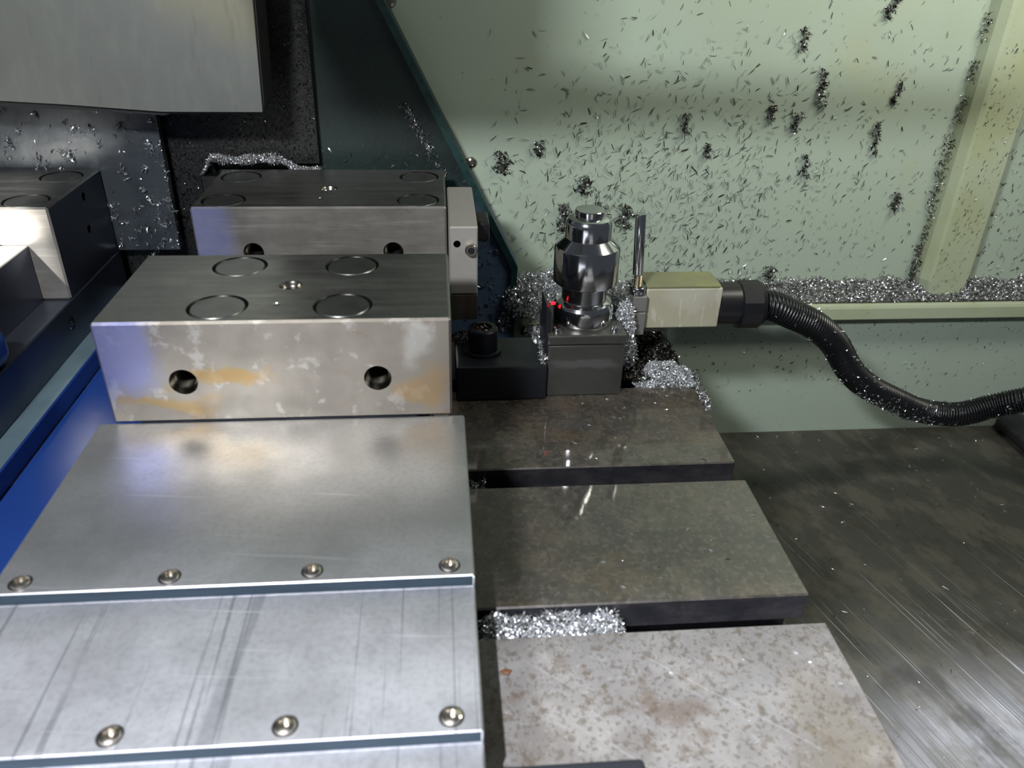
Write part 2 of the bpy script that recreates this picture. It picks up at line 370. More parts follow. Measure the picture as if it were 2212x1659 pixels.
# upright ridge on the wall
bm = bmesh.new()
def ring(z, in_=0):
    return [bm.verts.new((x, y, z)) for x, y in ((1.612, WY), (1.618+in_, 2.40), (1.636+in_, 2.375), (1.645+in_, 2.370), (1.770-in_, 2.370), (1.777-in_, 2.375), (1.777-in_, WY))]
rs = [ring(2.3), ring(0.0), ring(-.045, .012), ring(-.060, .03)]
bm.faces.new(rs[0]); bm.faces.new(rs[-1][::-1])
for a, b in zip(rs, rs[1:]):
    for i in range(7): bm.faces.new((a[i], b[i], b[(i+1) % 7], a[(i+1) % 7]))
structure('trim_2', bm, 'trim')
# floor: the steel way cover
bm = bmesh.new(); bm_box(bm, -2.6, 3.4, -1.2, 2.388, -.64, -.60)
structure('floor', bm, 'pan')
# unseen side of the enclosure (to the left) and the front door side are left open

# ------------------------------------------------------------------ machine column, dark covers, hood
t = thing('machine_column', (-.3, 2.36, -.6), 'dark green cast machine column with a slanting right edge in front of the pale green wall', 'machine column')
def local(pts, o): return [(x-o[0], z-o[2]) for x, z in pts]
O = (-.3, 2.36, -.6)
bm = bmesh.new(); bm_prism(bm, local([(-3.0, -.6), (.232, -.6), (.237, -.164), (.243, .071), (-.133, .823), (-.50, 1.55), (-3.0, 1.55)], O), 0, .075)
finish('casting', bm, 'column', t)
bm = bmesh.new(); bm_prism(bm, local([(.222, .064), (.222, -.164), (.236, -.164), (.2425, .071), (-.1335, .823), (-.50, 1.55), (-.52, 1.55), (-.153, .818)], O), -.010, .002)
finish('rim', bm, 'column_rim', t)
bm = bmesh.new(); bm_box(bm, .238, .252, -.02, .07, .44, .54, .002)
finish('ochre_strip', bm, 'rust', t)

t = thing('way_cover', (-.6, 2.30, .1), 'black way cover coated with fine oily chips behind the grey hood and jaws', 'machine cover')
bm = bmesh.new(); bm_prism(bm, local([(-1.6, -.35), (-.63, -.35), (-.63, .40), (-.337, .40), (-.332, 1.5), (-1.6, 1.5)], (-.6, 0, .1)), .03, .058)
finish('cover_plate', bm, 'black_flap', t)
bm = bmesh.new(); bm_box(bm, -.06, .30, -.02, .035, .20, .275, .004)
finish('ledge', bm, 'black_flap', t)
n = 20000
P = np.stack([nr.uniform(-1.0, -.335, n), np.full(n, 2.328)-nr.uniform(0, .004, n), nr.uniform(.1, 1.0, n)], 1)
P = P[(P[:, 2] > .40) | (P[:, 0] < -.63)]
o = chip_obj('fine_chips', P-np.array((-.6, 2.30, .1)), .0065, ('chip_black', 'chip_dark', 'chip'), (9, 1.2, .25), t, flat=(0, 1, 0)); o['kind'] = 'stuff'

t = thing('side_guard', (-1.1, 2.27, .165), 'dark wet grey guard panel spattered with silvery chip clumps under the grey hood', 'machine panel')
bm = bmesh.new(); bm_box(bm, -.5, .355, 0, .03, 0, .62, .002)
finish('panel', bm, 'dark_panel', t)
cl = []; rr = random.Random(3)
Oq = np.array((-1.1, 2.27, .165))
for i in range(64):
    x = rr.uniform(-1.16, -.755); z = rr.uniform(.18, .56); k = rr.choice([1, 1, 1, 2, 4])
    dx, dz = rr.uniform(-.02, .02)*k, rr.uniform(-.012, .006)*k
    for j in range(7*k):
        f = rr.random(); cl.append((x+dx*f+rr.gauss(0, .004), 2.268-rr.random()*.008, z+dz*f+rr.gauss(0, .005)))
for i in range(120): cl.append((rr.uniform(-1.2, -.75), 2.267, rr.uniform(.17, .57)))
for i in range(70): cl.append((-.747+rr.gauss(0, .005), 2.266, rr.uniform(.17, .53)))
o = chip_obj('spattered_chips', np.array(cl)-Oq, .013, ('chip', 'chip_dark'), (5, 1), t, flat=(0, 1, 0), twist=.9); o['kind'] = 'stuff'

t = thing('sheet_hood', (-1.1, 2.1, .585), 'smooth grey sheet-metal hood hanging over the dark guard, upper left', 'machine hood')
bm = bmesh.new(); bm_prism(bm, local([(-1.9, .66), (-1.044, .607), (-.90, .600), (-.672, .5845), (-.431, .5855), (-.4215, .84), (-.40, 1.4), (-1.9, 1.4)], (-1.1, 0, .585)), 0, .012)
finish('front_sheet', bm, 'hood', t)
bm = bmesh.new(); bm_prism(bm, local([(-1.9, .645), (-1.044, .592), (-.90, .586), (-.672, .574), (-.655, .578), (-.433, .579), (-.427, .60), (-1.9, .70)], (-1.1, 0, .585)), .012, .06)
finish('shadow_line_lip', bm, 'hood_edge', t)  # near-black lip stands in for the shadow line under the hood
bm = bmesh.new(); bm_prism(bm, local([(-.445, .60), (-.4265, .60), (-.417, .84), (-.395, 1.4), (-.42, 1.4)], (-1.1, 0, .585)), .012, .14)
finish('side_flange', bm, 'hood_edge', t)

# unseen blockers added above the frame to shade the wall and table
t = thing('shadow_blocker', (0, 1.3, 1.02), 'unseen grey blocker above the table, added to shade the back wall', 'shadow blocker')
bm = bmesh.new(); bm_box(bm, -.50, -.10, 0, .35, 0, .8, .02); finish('blocker_body', bm, 'hood', t)  # added block that darkens the wall beside the column
bm = bmesh.new(); bm_box(bm, -.12, .75, .0, .07, .02, .085, .01); finish('blocker_beam', bm, 'hood', t)  # added beam that casts the dark band across the wall
t = thing('lamp_blocker', (-.2, -.15, 1.716), 'unseen plate above the camera, added to shade the rear of the table', 'lamp blocker')
bm = bmesh.new(); bm_box(bm, -.30, .30, 0, .010, 0, .40, .002); finish('blocker_plate', bm, 'hood', t)  # added plate that cuts off the work lamp over the rear slabs

# ------------------------------------------------------------------ machine table with T-slots
TX0, TX1 = -2.2, .632
t = thing('machine_table', (0, 0, 0), 'flat slotted machine table of oily stained steel under the clamping jaws', 'machine table')
bm = bmesh.new(); bm_box(bm, TX0, TX1-.004, -.6, 1.975, -.36, -.135)
for y0, y1 in ((1.70, 1.79), (1.3035, 1.3915), (.9065, .9895), (.508, .593), (.11, .197)):
    pass
finish('table_body', bm, 'slab_side', t)
ys = [(1.774, 1.990, 'slab_wet'), (1.3775, 1.709, 'slab_wet'), (.980, 1.3145, 'slab_wet'), (.583, .916, 'slab_dry'), (.186, .5205, 'slab_dry'), (-.21, .1215, 'slab_dry')]
for y0, y1, mm in ys:
    bm = bmesh.new(); bm_box(bm, TX0, TX1, y0, y1, -.060, 0, .003)
    bm_box(bm, TX0, TX1-.002, y0+.055, y1-.055, -.137, -.058, 0, 1, 1)
    bm.normal_update()
    for f in bm.faces:
        if abs(f.normal[2]) < .5: f.material_index = 1
    o = finish('table_slab', bm, [mm, 'slab_side'], t)
# ------------------------------------------------------------------ jaws
def hole_sleeve(parent, loc, r, depth, axis, mi='hole_thread'):
    """threaded sleeve lining a hole; mouth at loc, going inward"""
    sgn = 1 if axis == 'Y' else -1
    prof = [(r*1.16, 0), (r, depth*.12)]
    k = 9
    for i in range(k):
        h = depth*(.16+.80*i/k); prof += [(r*.98, h), (r*.86, h+depth*.04)]
    prof = [(a, sgn*b) for a, b in prof]
    bm = bmesh.new(); bm_lathe(bm, prof, 32, (0, 0, 0), axis, capb=False, capt=True)
    for f in bm.faces: f.normal_flip()
    return finish('threaded_hole', bm, mi, parent, loc, 60)
def make_jaw(name, loc, depth, h, plug_x, plug_y, hole_y, hz, label, cat, front):
    t = thing(name, loc, label, cat)
    W = .306
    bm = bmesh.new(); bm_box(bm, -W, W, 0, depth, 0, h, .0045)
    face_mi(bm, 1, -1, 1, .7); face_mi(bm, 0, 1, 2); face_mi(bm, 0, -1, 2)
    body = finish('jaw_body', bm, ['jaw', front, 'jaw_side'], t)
    c = bmesh.new()
    for px in plug_x:
        for py in plug_y: bm_lathe(c, [(.0500, h-.007), (.0500, h-.0035), (.0537, h+.0003), (.0537, h+.02)], 48, (px, py, 0))
    bm_lathe(c, [(.0215, h-.06), (.0215, h+.02)], 32, (.006, hole_y, 0))
    for sx in (-.17, .172): bm_lathe(c, [(.0250, -.02), (.0250, .09)], 32, (sx, 0, hz), 'Y')
    for sy, sz in ((depth*.60, h-.035), (depth*.56, h-.118)): bm_lathe(c, [(.011, W-.012), (.011, W+.02)], 24, (0, sy, sz), 'X')
    cut(body, c)
    for px in plug_x:
        for py in plug_y:
            bm = bmesh.new(); bm_lathe(bm, [(.0480, -.006), (.0480, -.0030), (.0462, -.0008), (.001, -.0008)], 48, capb=False, capt=False)
            finish('round_plug', bm, 'plug', t, (px, py, h))
    bm = bmesh.new(); bm_lathe(bm, [(.006, .0012), (.0045, .0012), (.001, -.004)], 10, capb=False, capt=False)
    hole_sleeve(t, (.006, hole_y, h-.001), .0185, .05, 'Z', 'thread')
    finish('punch_mark', bm, 'thread', t, (-.006, hole_y-.087, h))
    for sx in (-.17, .172): hole_sleeve(t, (sx, .001, hz), .0215, .08, 'Y')
    return t
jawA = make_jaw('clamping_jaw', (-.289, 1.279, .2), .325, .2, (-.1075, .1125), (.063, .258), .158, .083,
    'ground steel vise jaw with yellow stains and a painted blue reflection, just behind the cover plates', 'vise jaw', 'jaw_front')
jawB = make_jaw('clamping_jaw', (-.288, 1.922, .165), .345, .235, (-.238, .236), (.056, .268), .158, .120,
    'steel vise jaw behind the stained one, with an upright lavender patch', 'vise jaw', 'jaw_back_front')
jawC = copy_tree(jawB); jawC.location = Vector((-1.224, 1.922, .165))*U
jawC['label'] = 'brightly lit steel vise jaw at the left edge with a dark navy side'
for j in (jawA, jawB, jawC): j['group'] = 'steel vise jaws with round plugs on top'
# scratch on the dark side of the left jaw

# ------------------------------------------------------------------ vise bodies
t = thing('vise_body', (-.289, .2, 0), 'low steel vise bed hidden under the stained jaw and cover plates', 'vise body')
bm = bmesh.new(); bm_box(bm, -.285, .265, .10, 2.08, 0, .136, .004); bm_box(bm, -.285, .265, 1.08, 2.08, .13, .164, .003); finish('bed', bm, 'vise_side', t)
bm = bmesh.new(); bm_box(bm, -.26, .24, 1.085, 1.40, .16, .2, .002); finish('carriage', bm, 'vise_side', t)
t = thing('vise_body', (-1.224, .2, 0), 'long low vise bed at the left edge, navy with a pale foot strip', 'vise body')
bm = bmesh.new(); bm_box(bm, -.306, .306, -.2, 2.08, .05, .165, .003); ob = finish('bed', bm, ['vise_side'], t)
c = bmesh.new(); bm_lathe(c, [(.017, .28), (.017, .33)], 24, (0, 1.691, .115), 'X'); cut(ob, c)
bm = bmesh.new(); bm_box(bm, -.36, .357, -.2, 2.08, 0, .05, .003)
bm.normal_update()
for f in bm.faces:
    if f.normal[0] > .5: f.material_index = 1
ob = finish('foot', bm, ['foot', 'blue'], t)
bm = bmesh.new(); bm_lathe(bm, [(.016, .296), (.016, .304), (.012, .306), (.009, .306), (.009, .300)], 24, (0, 1.691, .115), 'X'); finish('set_screw', bm, 'chrome_soft', t)
t = thing('steel_parallel', (-1.30, 1.60, .165), 'shaded bluish steel block standing against the face of the left jaw', 'steel block')
bm = bmesh.new(); bm_box(bm, -.25, .316, 0, .320, 0, .143, .002); face_mi(bm, 0, 1, 1); finish('block', bm, ['alu', 'vise_side'], t)
bm = bmesh.new(); bm_box(bm, -.08, .072, -.115, .115, 0, .085, .03, 4)
tag(finish('blue_bumper', bm, 'blue', None, (-.985, 1.545-.05, .165)), 'small blue rounded bumper on the left vise bed at the left edge', 'bumper')

bm = bmesh.new(); bm_box(bm, -.118, .118, -1.0, 1.0, 0, .004, 0)
tag(finish('plastic_sheet', bm, 'blue', None, (-.745, 1.05, .0)), 'saturated blue plastic sheet lying on the table between the two vises', 'plastic sheet')

# ------------------------------------------------------------------ cover plates
def cover_plate(y0, y1, ztop, mm, label, xs, th=.021):
    O = (-.291, y0, ztop-th)
    t = thing('cover_plate', O, label, 'cover plate', 'stepped cover plates in front of the jaw')
    bm = bmesh.new(); bm_box(bm, -.329, .329, 0, y1-y0, 0, th, .0013); face_mi(bm, 1, -1, 1, .9)
    body = finish('plate', bm, [mm, 'plate_edge'], t)
    c = bmesh.new()
    for x in xs: bm_lathe(c, [(.0155, th-.006), (.0155, th+.01)], 32, (x+.291, .022, 0))
    cut(body, c)
    bm = bmesh.new()
    bm_box(bm, .3265, .3305, 0, y1-y0, -.06, th-.003, .001); finish('side_skirt', bm, 'plate', t)
    for x in xs:
        bm = bmesh.new(); r = .0138
        bm_lathe(bm, [(r, -.006), (r, .000), (r*.9, .0032), (r*.65, .0050), (r*.5, .0054), (r*.46, .0045), (r*.44, -.002)], 28)
        finish('screw', bm, 'bolt_brass', t, (x+.291, .022, th))
    return t
cover_plate(.850, 1.278, .200, 'plate', 'satin steel cover plate butting against the stained jaw, with four screws', (-.585, -.386, -.190, .004))
cover_plate(.612, .95, .179, 'plate_scuffed', 'scuffed satin steel cover plate one step lower, streaked with grey rub marks', (-.587, -.391, -.193, .002))
cover_plate(.36, .72, .158, 'plate_scuffed', 'lowest satin steel cover plate, cut off by the bottom of the picture', (-.587, -.193, .002))

# ------------------------------------------------------------------ aluminium stop beside the rear jaw
t = thing('work_stop', (.057, 1.77, .166), 'pale aluminium stop block with a socket screw, bolted to the right of the rear jaw', 'stop block')
bm = bmesh.new(); bm_box(bm, -.035, .031, 0, .325, .067, .234, .003); body = finish('stop_block', bm, 'alu', t)
c = bmesh.new(); bm_lathe(c, [(.0085, -.01), (.0085, .04)], 24, (-.017, 0, .193), 'Y'); cut(body, c)
bm = bmesh.new(); bm_box(bm, -.035, .031, 0, .325, 0, .066, .002); finish('spacer', bm, 'steel_foot', t)
bm = bmesh.new(); bm_lathe(bm, [(.0145, 0), (.0145, -.012), (.0125, -.014), (.0080, -.014), (.0072, -.003)], 28, axis='Y'); ss = finish('socket_screw', bm, 'thread', t, (.0155, 0, .181))
bm = bmesh.new(); bm_lathe(bm, [(.0078, -.0145), (.0078, -.004)], 6, axis='Y'); finish('hex_socket', bm, 'block_dark', ss, (0, 0, 0))
bm = bmesh.new(); bm_box(bm, .031, .064, .09, .18, .165, .215, .007, 3); finish('knob', bm, 'black', t)

# ------------------------------------------------------------------ black clamp block and bolt
t = thing('clamp_block', (.14, 1.66, 0), 'black oxide clamp block on the table, touching the setter base', 'clamp block')
bm = bmesh.new(); bm_box(bm, -.108, .110, 0, .16, 0, .092, .006, 2); finish('block', bm, 'block_dark', t)
t = thing('clamp_bolt', (.100, 1.748, .092), 'black socket head bolt standing on the clamp block, its socket full of reddish chips', 'bolt')
bm = bmesh.new(); bm_lathe(bm, [(.046, 0), (.046, .006), (.036, .007), (.0362, .060), (.033, .064), (.022, .0645), (.021, .055), (.001, .053)], 40); bh = finish('bolt_head', bm, 'block_dark', t)
P = in_blob((0, 0, .056), (.020, .020, .009), 240, .2)
o = chip_obj('socket_chips', P, .010, ('chip_red', 'chip_dark', 'chip'), (5, 3, 1), bh); o['kind'] = 'stuff'

# ------------------------------------------------------------------ tool setter
t = thing('tool_setter', (.346, 1.767, 0), 'chrome cylindrical tool setter on a grey square base beside the slender pin', 'tool setter')
bm = bmesh.new(); bm_box(bm, -.094, .092, -.091, .091, 0, .138, .004, 2); bm_box(bm, -.096, .094, -.093, .091, .140, .165, .004, 2)
finish('base_block', bm, 'setter_base', t)
bm = bmesh.new(); bm_lathe(bm, [(.071, .165), (.0735, .170), (.0735, .200), (.0720, .209), (.067, .2165), (.059, .221), (.056, .222)], 72); finish('lower_collar', bm, 'chrome', t)
bm = bmesh.new(); bm_lathe(bm, [(.0540, .220), (.0540, .272)], 72); finish('neck', bm, 'chrome_soft', t)
bm = bmesh.new(); bm_lathe(bm, [(.053, .2660), (.0740, .2662), (.0772, .2690), (.0775, .2720), (.0775, .3530), (.0760, .3570), (.0555, .3765)], 72, capb=True); finish('body', bm, 'chrome', t)
bm = bmesh.new(); bm_lathe(bm, [(.0545, .374), (.0545, .408), (.053, .416), (.049, .422), (.042, .4255), (.037, .4265)], 72); finish('upper_barrel', bm, 'chrome', t)
bm = bmesh.new(); bm_lathe(bm, [(.0335, .425), (.0335, .432), (.0350, .4325), (.0350, .4405), (.0338, .442)], 64); finish('contact_cap', bm, 'chrome', t)
for x, y in ((-.072, -.070), (.068, -.070)):
    bm = bmesh.new(); bm_lathe(bm, [(.011, .165), (.011, .172), (.008, .176), (.004, .177)], 24); finish('screw', bm, 'chrome', t, (x, y, 0))
bm = bmesh.new(); bm_prism(bm, [(-.100, .10), (-.088, .10), (-.088, .215), (-.100, .235)], -.075, .02); finish('side_bracket', bm, 'block_dark', t)
bm = bmesh.new(); bm_lathe(bm, [(.004, -.010), (.004, 0), (.003, .001)], 16, (0, 0, 0), 'X'); finish('indicator_light', bm, 'led', t, (-.0735, -.022, .218))

# ------------------------------------------------------------------ pin, bracket, connector box, hose
t = thing('pin_bracket', (.491, 1.80, .11), 'small grey bracket holding an upright chrome pin with a hex nut and yellowish thread', 'pin bracket')
bm = bmesh.new(); bm_box(bm, -.017, .018, -.018, .030, 0, .062, .002); bm_box(bm, -.017, .018, -.018, .030, .064, .105, .002); finish('bracket_body', bm, 'bracket_grey', t)
bm = bmesh.new(); bm_lathe(bm, [(.0185, 0), (.0205, .003), (.0205, .019), (.0185, .022)], 6); finish('hex_nut', bm, 'chrome_soft', t, (-.004, 0, .105))
prof = []
for i in range(9): prof += [(.0118, .02+i*.0032), (.0104, .0216+i*.0032)]
bm = bmesh.new(); bm_lathe(bm, [(.0108, 0)]+prof, 28); finish('thread', bm, 'brass_thread', t, (-.006, 0, .110))
bm = bmesh.new(); bm_lathe(bm, [(.0125, .048), (.0132, .050), (.0132, .197), (.0118, .2005)], 36); p = finish('pin', bm, 'chrome', t, (-.006, 0, .110)); p.rotation_euler = (0, -.055, 0)

t = thing('connector_box', (.605, 1.80, .12), 'cream rectangular connector box with a yellowed lid and drip marks, between pin and hose', 'connector box')
bm = bmesh.new(); bm_box(bm, -.096, .1, 0, .095, 0, .108, .004, 2); finish('housing', bm, 'box', t)
bm = bmesh.new(); bm_box(bm, -.096, .094, .001, .095, .108, .116, .003, 2); finish('lid', bm, 'box_top', t)

t = thing('corrugated_hose', (.77, 1.85, .165), 'black corrugated hose dusted with chips, curving from the connector box to the right edge', 'hose')
bm = bmesh.new(); bm_lathe(bm, [(.048, -.066), (.055, -.062), (.055, -.005)], 40, (0, 0, 0), 'X'); finish('gland', bm, 'black', t)
bm = bmesh.new(); bm_lathe(bm, [(.056, -.008), (.063, -.004), (.064, .046), (.058, .058), (.040, .062)], 14, (0, 0, -.004), 'X'); finish('collar_nut', bm, 'black', t)
ctrl = [(.825, 1.85, .160), (.87, 1.852, .152), (.92, 1.86, .128), (1.005, 1.88, .083), (1.098, 1.92, .006), (1.19, 1.96, -.105), (1.285, 2.00, -.185), (1.40, 2.04, -.255), (1.55, 2.09, -.335), (1.68, 2.09, -.352), (1.785, 2.08, -.318), (1.86, 2.03, -.262), (1.95, 1.97, -.20), (2.06, 1.92, -.13)]
def spline(c, n):
    out = []; c = [Vector(c[0])*2-Vector(c[1])]+[Vector(x) for x in c]+[Vector(c[-1])*2-Vector(c[-2])]
    for i in range(1, len(c)-2):
        for k in range(n):
            s = k/n; p0, p1, p2, p3 = c[i-1:i+3]
            out.append(.5*((2*p1)+(p2-p0)*s+(2*p0-5*p1+4*p2-p3)*s*s+(3*p1-p0-3*p2+p3)*s**3))
    out.append(c[-2]); return out
path = spline(ctrl, 60)
dist = [0]
for a, b in zip(path, path[1:]): dist.append(dist[-1]+(b-a).length)
PIT = .0100
def at(s):
    import bisect
    i = min(max(bisect.bisect_left(dist, s), 1), len(dist)-1)
    f = (s-dist[i-1])/max(dist[i]-dist[i-1], 1e-9); return path[i-1].lerp(path[i], f), (path[i]-path[i-1]).normalized()
bm = bmesh.new(); rings = []; s = 0; Og = Vector((.77, 1.85, .165)); HR = .040
frames = []
while s < dist[-1]:
    for off, r in ((0, .86), (.18, .90), (.32, 1.0), (.68, 1.0), (.82, .90)):
        p, d = at(min(s+off*PIT, dist[-1])); a = d.cross(Vector((0, 1, .2))).normalized(); b = d.cross(a)
        ringv = [bm.verts.new(p-Og+(a*math.cos(q*PI/12)+b*math.sin(q*PI/12))*HR*r) for q in range(24)]
        rings.append(ringv)
    frames.append((p, a, b)); s += PIT
for a, b in zip(rings, rings[1:]):
    for i in range(24): bm.faces.new((a[i], a[(i+1) % 24], b[(i+1) % 24], b[i])).smooth = True
tube = finish('corrugated_tube', bm, 'hose', t, None, 80)
P = []
for i in range(620):
    u = rr.random()**.75; p, a, b = frames[min(int(u*len(frames)), len(frames)-1)]
    an = rr.uniform(0, 2*PI); P.append(p+(a*math.cos(an)+b*math.sin(an))*HR*1.0)
for i in range(260):
    u = rr.uniform(.35, .62); p, a, b = frames[int(u*len(frames))]; d = Vector((-.5, -.5, -.4)).normalized()
    q = (Vector((rr.gauss(0, 1), rr.gauss(0, 1), rr.gauss(0, 1)))*.5+Vector((-.6, -.6, -.5))); tt = (b-a*0).normalized()
    q = q-q.dot(a.cross(b))*a.cross(b); P.append(p+q.normalized()*HR)
o = chip_obj('clinging_chips', np.array([list(x) for x in P])-np.array(Og), .0125, ('chip', 'chip_dark'), (4, 1), tube); o['kind'] = 'stuff'

# bar lying on the way cover at the right edge
bm = bmesh.new(); bm_lathe(bm, [(.03, -.01), (.043, 0), (.047, .01), (.047, .9)], 32, (0, 0, 0), 'Y')
for v in bm.verts: v.co.y = -v.co.y
tag(finish('round_bar', bm, 'slab_side', None, (2.10, 2.36, -.553)), 'dark grey round bar lying on the steel cover at the right edge', 'bar')
# clamp end at the bottom edge
bm = bmesh.new(); bm_box(bm, 0, .20, -.30, 0, 0, .09, .008, 3)
tag(finish('clamp_strap', bm, 'block_dark', None, (.045, .628, 0)), 'end of a dark rounded clamp at the bottom edge beside the cover plates', 'clamp')

# ================================================================== CHIPS
def heap(name, cells, hfun, z0, n, size, label, mats=('chip', 'chip_dark'), wts=(4, 1), under='chip_dark', res=40, **kw):
    """cells: (x0,x1,y0,y1); hfun(x,y) height (<=0 means none)"""
    x0, x1, y0, y1 = cells; P = []
    X = nr.uniform(x0, x1, n*3); Y = nr.uniform(y0, y1, n*3)
    H = np.array([hfun(x, y) for x, y in zip(X, Y)]); k = H > .001
    X, Y, H = X[k][:n], Y[k][:n], H[k][:n]
    P = np.stack([X, Y, z0+H*nr.uniform(.75, 1.08, len(X))+.002], 1)
    nx = max(4, int(res*(x1-x0)/max(x1-x0, y1-y0))); ny = max(4, int(res*(y1-y0)/max(x1-x0, y1-y0)))
    gx = np.linspace(x0, x1, nx); gy = np.linspace(y0, y1, ny)
    V = np.array([(x, y, z0+max(hfun(x, y)*.85, -.0)-.001) for y in gy for x in gx])
    F = np.array([[j*nx+i, j*nx+i+1, (j+1)*nx+i+1, (j+1)*nx+i] for j in range(ny-1) for i in range(nx-1)])
    hv = V[:, 2]-z0; F = F[(hv[F] > .0005).any(1)]
    o = chip_obj(name, P, size, mats, wts, None, ((x0+x1)/2, (y0+y1)/2, z0), (V, F, under), **kw)
    return tag(o, label, 'metal chips', kind='stuff')
def wob(x, y, f=30): return .5+.25*math.sin(x*f+y*f*.7)+.25*math.sin(x*f*2.3-y*f*1.9+1)
heap('ledge_chips', (.40, 2.5, 2.345, 2.438), lambda x, y: .004+.048*min(1, (y-2.34)/.07)*(.75+.4*wob(x, y, 22)), -.067, 17000, .0115,
     'long drift of bright metal chips lying along the wall ledge', ('chip', 'chip_dark'), (3, 2), res=300)
# tall pile at the left end of the ledge
V, F = blob_mesh((.292, 2.385, -.045), (.066, .040, .060))
P = np.vstack([in_blob((.292, 2.375, -.045), (.092, .066, .083), 5600, .6), in_blob((.37, 2.39, .0), (.07, .04, .05), 1200), in_blob((.31, 2.35, -.125), (.04, .03, .05), 420)])
o = chip_obj('chip_pile', P, .0150, ('chip',), None, None, (.292, 2.375, -.13), (V, F, 'chip_dark')); tag(o, 'big silvery pile of curled chips against the green column foot, left of the tool setter', 'metal chips', kind='stuff')
# pile between setter and pin
V, F = blob_mesh((.452, 1.845, .085), (.028, .04, .10))
P = np.vstack([in_blob((.453, 1.768, .125), (.027, .026, .085), 2300, .3), in_blob((.452, 1.845, .095), (.036, .050, .118), 3400), in_blob((.470, 1.80, .05), (.030, .030, .07), 900), in_blob((.45, 1.885, .02), (.06, .05, .03), 500)])
P[:, 2] = np.abs(P[:, 2]); P = P[~((P[:, 0] < .440) & (P[:, 1] < 1.86) & (P[:, 2] < .168))]
o = chip_obj('chip_pile', P, .0125, ('chip',), None, None, (.462, 1.885, 0), (V, F, 'chip_dark')); tag(o, 'bright pile of chips wedged between the tool setter and the pin bracket', 'metal chips', kind='stuff')
heap('dark_chip_mat', (.44, .618, 1.715, 1.985), lambda x, y: (.012+.016*wob(x, y, 40)) if (y > 1.78 or x < .52) else 0, 0, 4600, .0125,
     'mat of dark oily chips on the table to the right of the setter base', ('chip_black', 'chip_dark', 'chip'), (7, 3, .4), 'chip_black')
heap('slot_chips', (.47, .635, 1.700, 1.800), lambda x, y: .038*max(0, 1-((x-.565)/.085)**2)*max(0, 1-((y-1.752)/.052)**2)*(.8+.4*wob(x, y, 50)), 0, 2300, .0125,
     'bright heap of chips filling the rear table slot at the back right corner of the table', ('chip',), (1,), 'chip_dark')
# chips hanging over the table's right edge
t0 = np.linspace(0, 1, 900); P = np.stack([.632+nr.uniform(0, .022, 900), 1.775-.155*t0+nr.normal(0, .004, 900), .012-.045*nr.uniform(0, 1, 900)**1.2-.01*t0], 1)
o = chip_obj('edge_chips', P, .0125, ('chip', 'chip_dark'), (3, 2), None, (.64, 1.7, -.03)); tag(o, 'bright chips hanging over the right edge of the table', 'metal chips', kind='stuff')
heap('slot_chips', (.055, .305, .921, .977), lambda x, y: (.034+.018*wob(x, y, 60))*min(1, max(0, (.305-x)/.02)), -.06, 3400, .0125,
     'row of bright curled chips filling the table slot beside the cover plates', ('chip', 'chip_dark'), (4, 1), 'chip_black', res=80)
heap('slot_chips', (.02, .085, 1.318, 1.374), lambda x, y: .030+.014*wob(x, y, 60), -.06, 330, .012,
     'small tuft of chips at the left end of the middle table slot', ('chip', 'chip_dark'), (2, 3), 'chip_black')
heap('jaw_chips', (-.655, -.335, 2.285, 2.33), lambda x, y: (.046 if x < -.44 else .046-.034*min(1, (x+.44)/.05))*min(1, (x+.657)/.03)*(.8+.3*wob(x, y, 40)), .375, 3600, .011,
     'silvery heap of chips lying behind the rear jaw on the black cover', ('chip', 'chip_dark'), (4, 1), 'chip_dark', res=80)
# tufts near the black block
P = np.vstack([np.stack([nr.uniform(.236, .250, 260), nr.uniform(1.66, 1.84, 260), .092+nr.uniform(0, .018, 260)], 1), in_blob((.245, 1.80, .10), (.018, .03, .03), 260)])
o = chip_obj('block_chips', P, .010, ('chip', 'chip_dark'), (3, 1), None, (.243, 1.75, .092)); tag(o, 'strip of chips packed between the black clamp block and the setter base', 'metal chips', kind='stuff')
P = in_blob((.055, 1.81, .098), (.03, .03, .012), 260)
o = chip_obj('block_chips', P, .009, ('chip_red', 'chip_black', 'chip_dark'), (3, 4, 1), None, (.055, 1.81, .092)); tag(o, 'dull reddish chips on the black clamp block behind its bolt', 'metal chips', kind='stuff')

# chips stuck to the back wall
def wall_density(x, z):
    d = math.exp(-((x-.60)/.34)**2-((z-.27)/.22)**2)+.40*math.exp(-((x-.9)/.5)**2-((z-.25)/.35)**2)+.14*(x > .35)
    return d*(1 if x > .12+max(0, z-.15)*.15 else .2)
cent = []
while len(cent) < 190:
    x = rnd.uniform(.15, 1.5); z = rnd.uniform(-.02, .75)
    if rnd.random() < wall_density(x, z): cent.append((x, z))
P = []
while len(P) < 2700:
    x = rnd.uniform(.12, 2.15); z = rnd.uniform(-.03, .92)
    if rnd.random() < .10:
        cx, cz = rnd.choice(cent); x = cx+rnd.gauss(0, .016); z = cz+rnd.gauss(0, .022)
        if z > -.03 and not (z < (.95-(x+.2)*2.0) and x < .27): P.append((x, WY-.0035, z))
        continue
    if z < (.95-(x-(-.2))*2.0)*1.0 and x < .27: continue
    if 1.60 < x < 1.79: continue
    if rnd.random() < wall_density(x, z): P.append((x, WY-.0035, z))
P = np.array(P); big = P[:, 0] < 1.05
o1 = chip_obj('wall_chips', P[big], .0168, ('chip_wall', 'chip', 'chip_dark', 'chip_black'), (5, 1.3, 3, 3), None, (.6, WY-.004, .3), flat=(0, 1, 0), curl=(.1, .8), wid=.17, twist=.6)
tag(o1, 'needle-like chips stuck all over the green wall behind the setter', 'metal chips', kind='stuff')
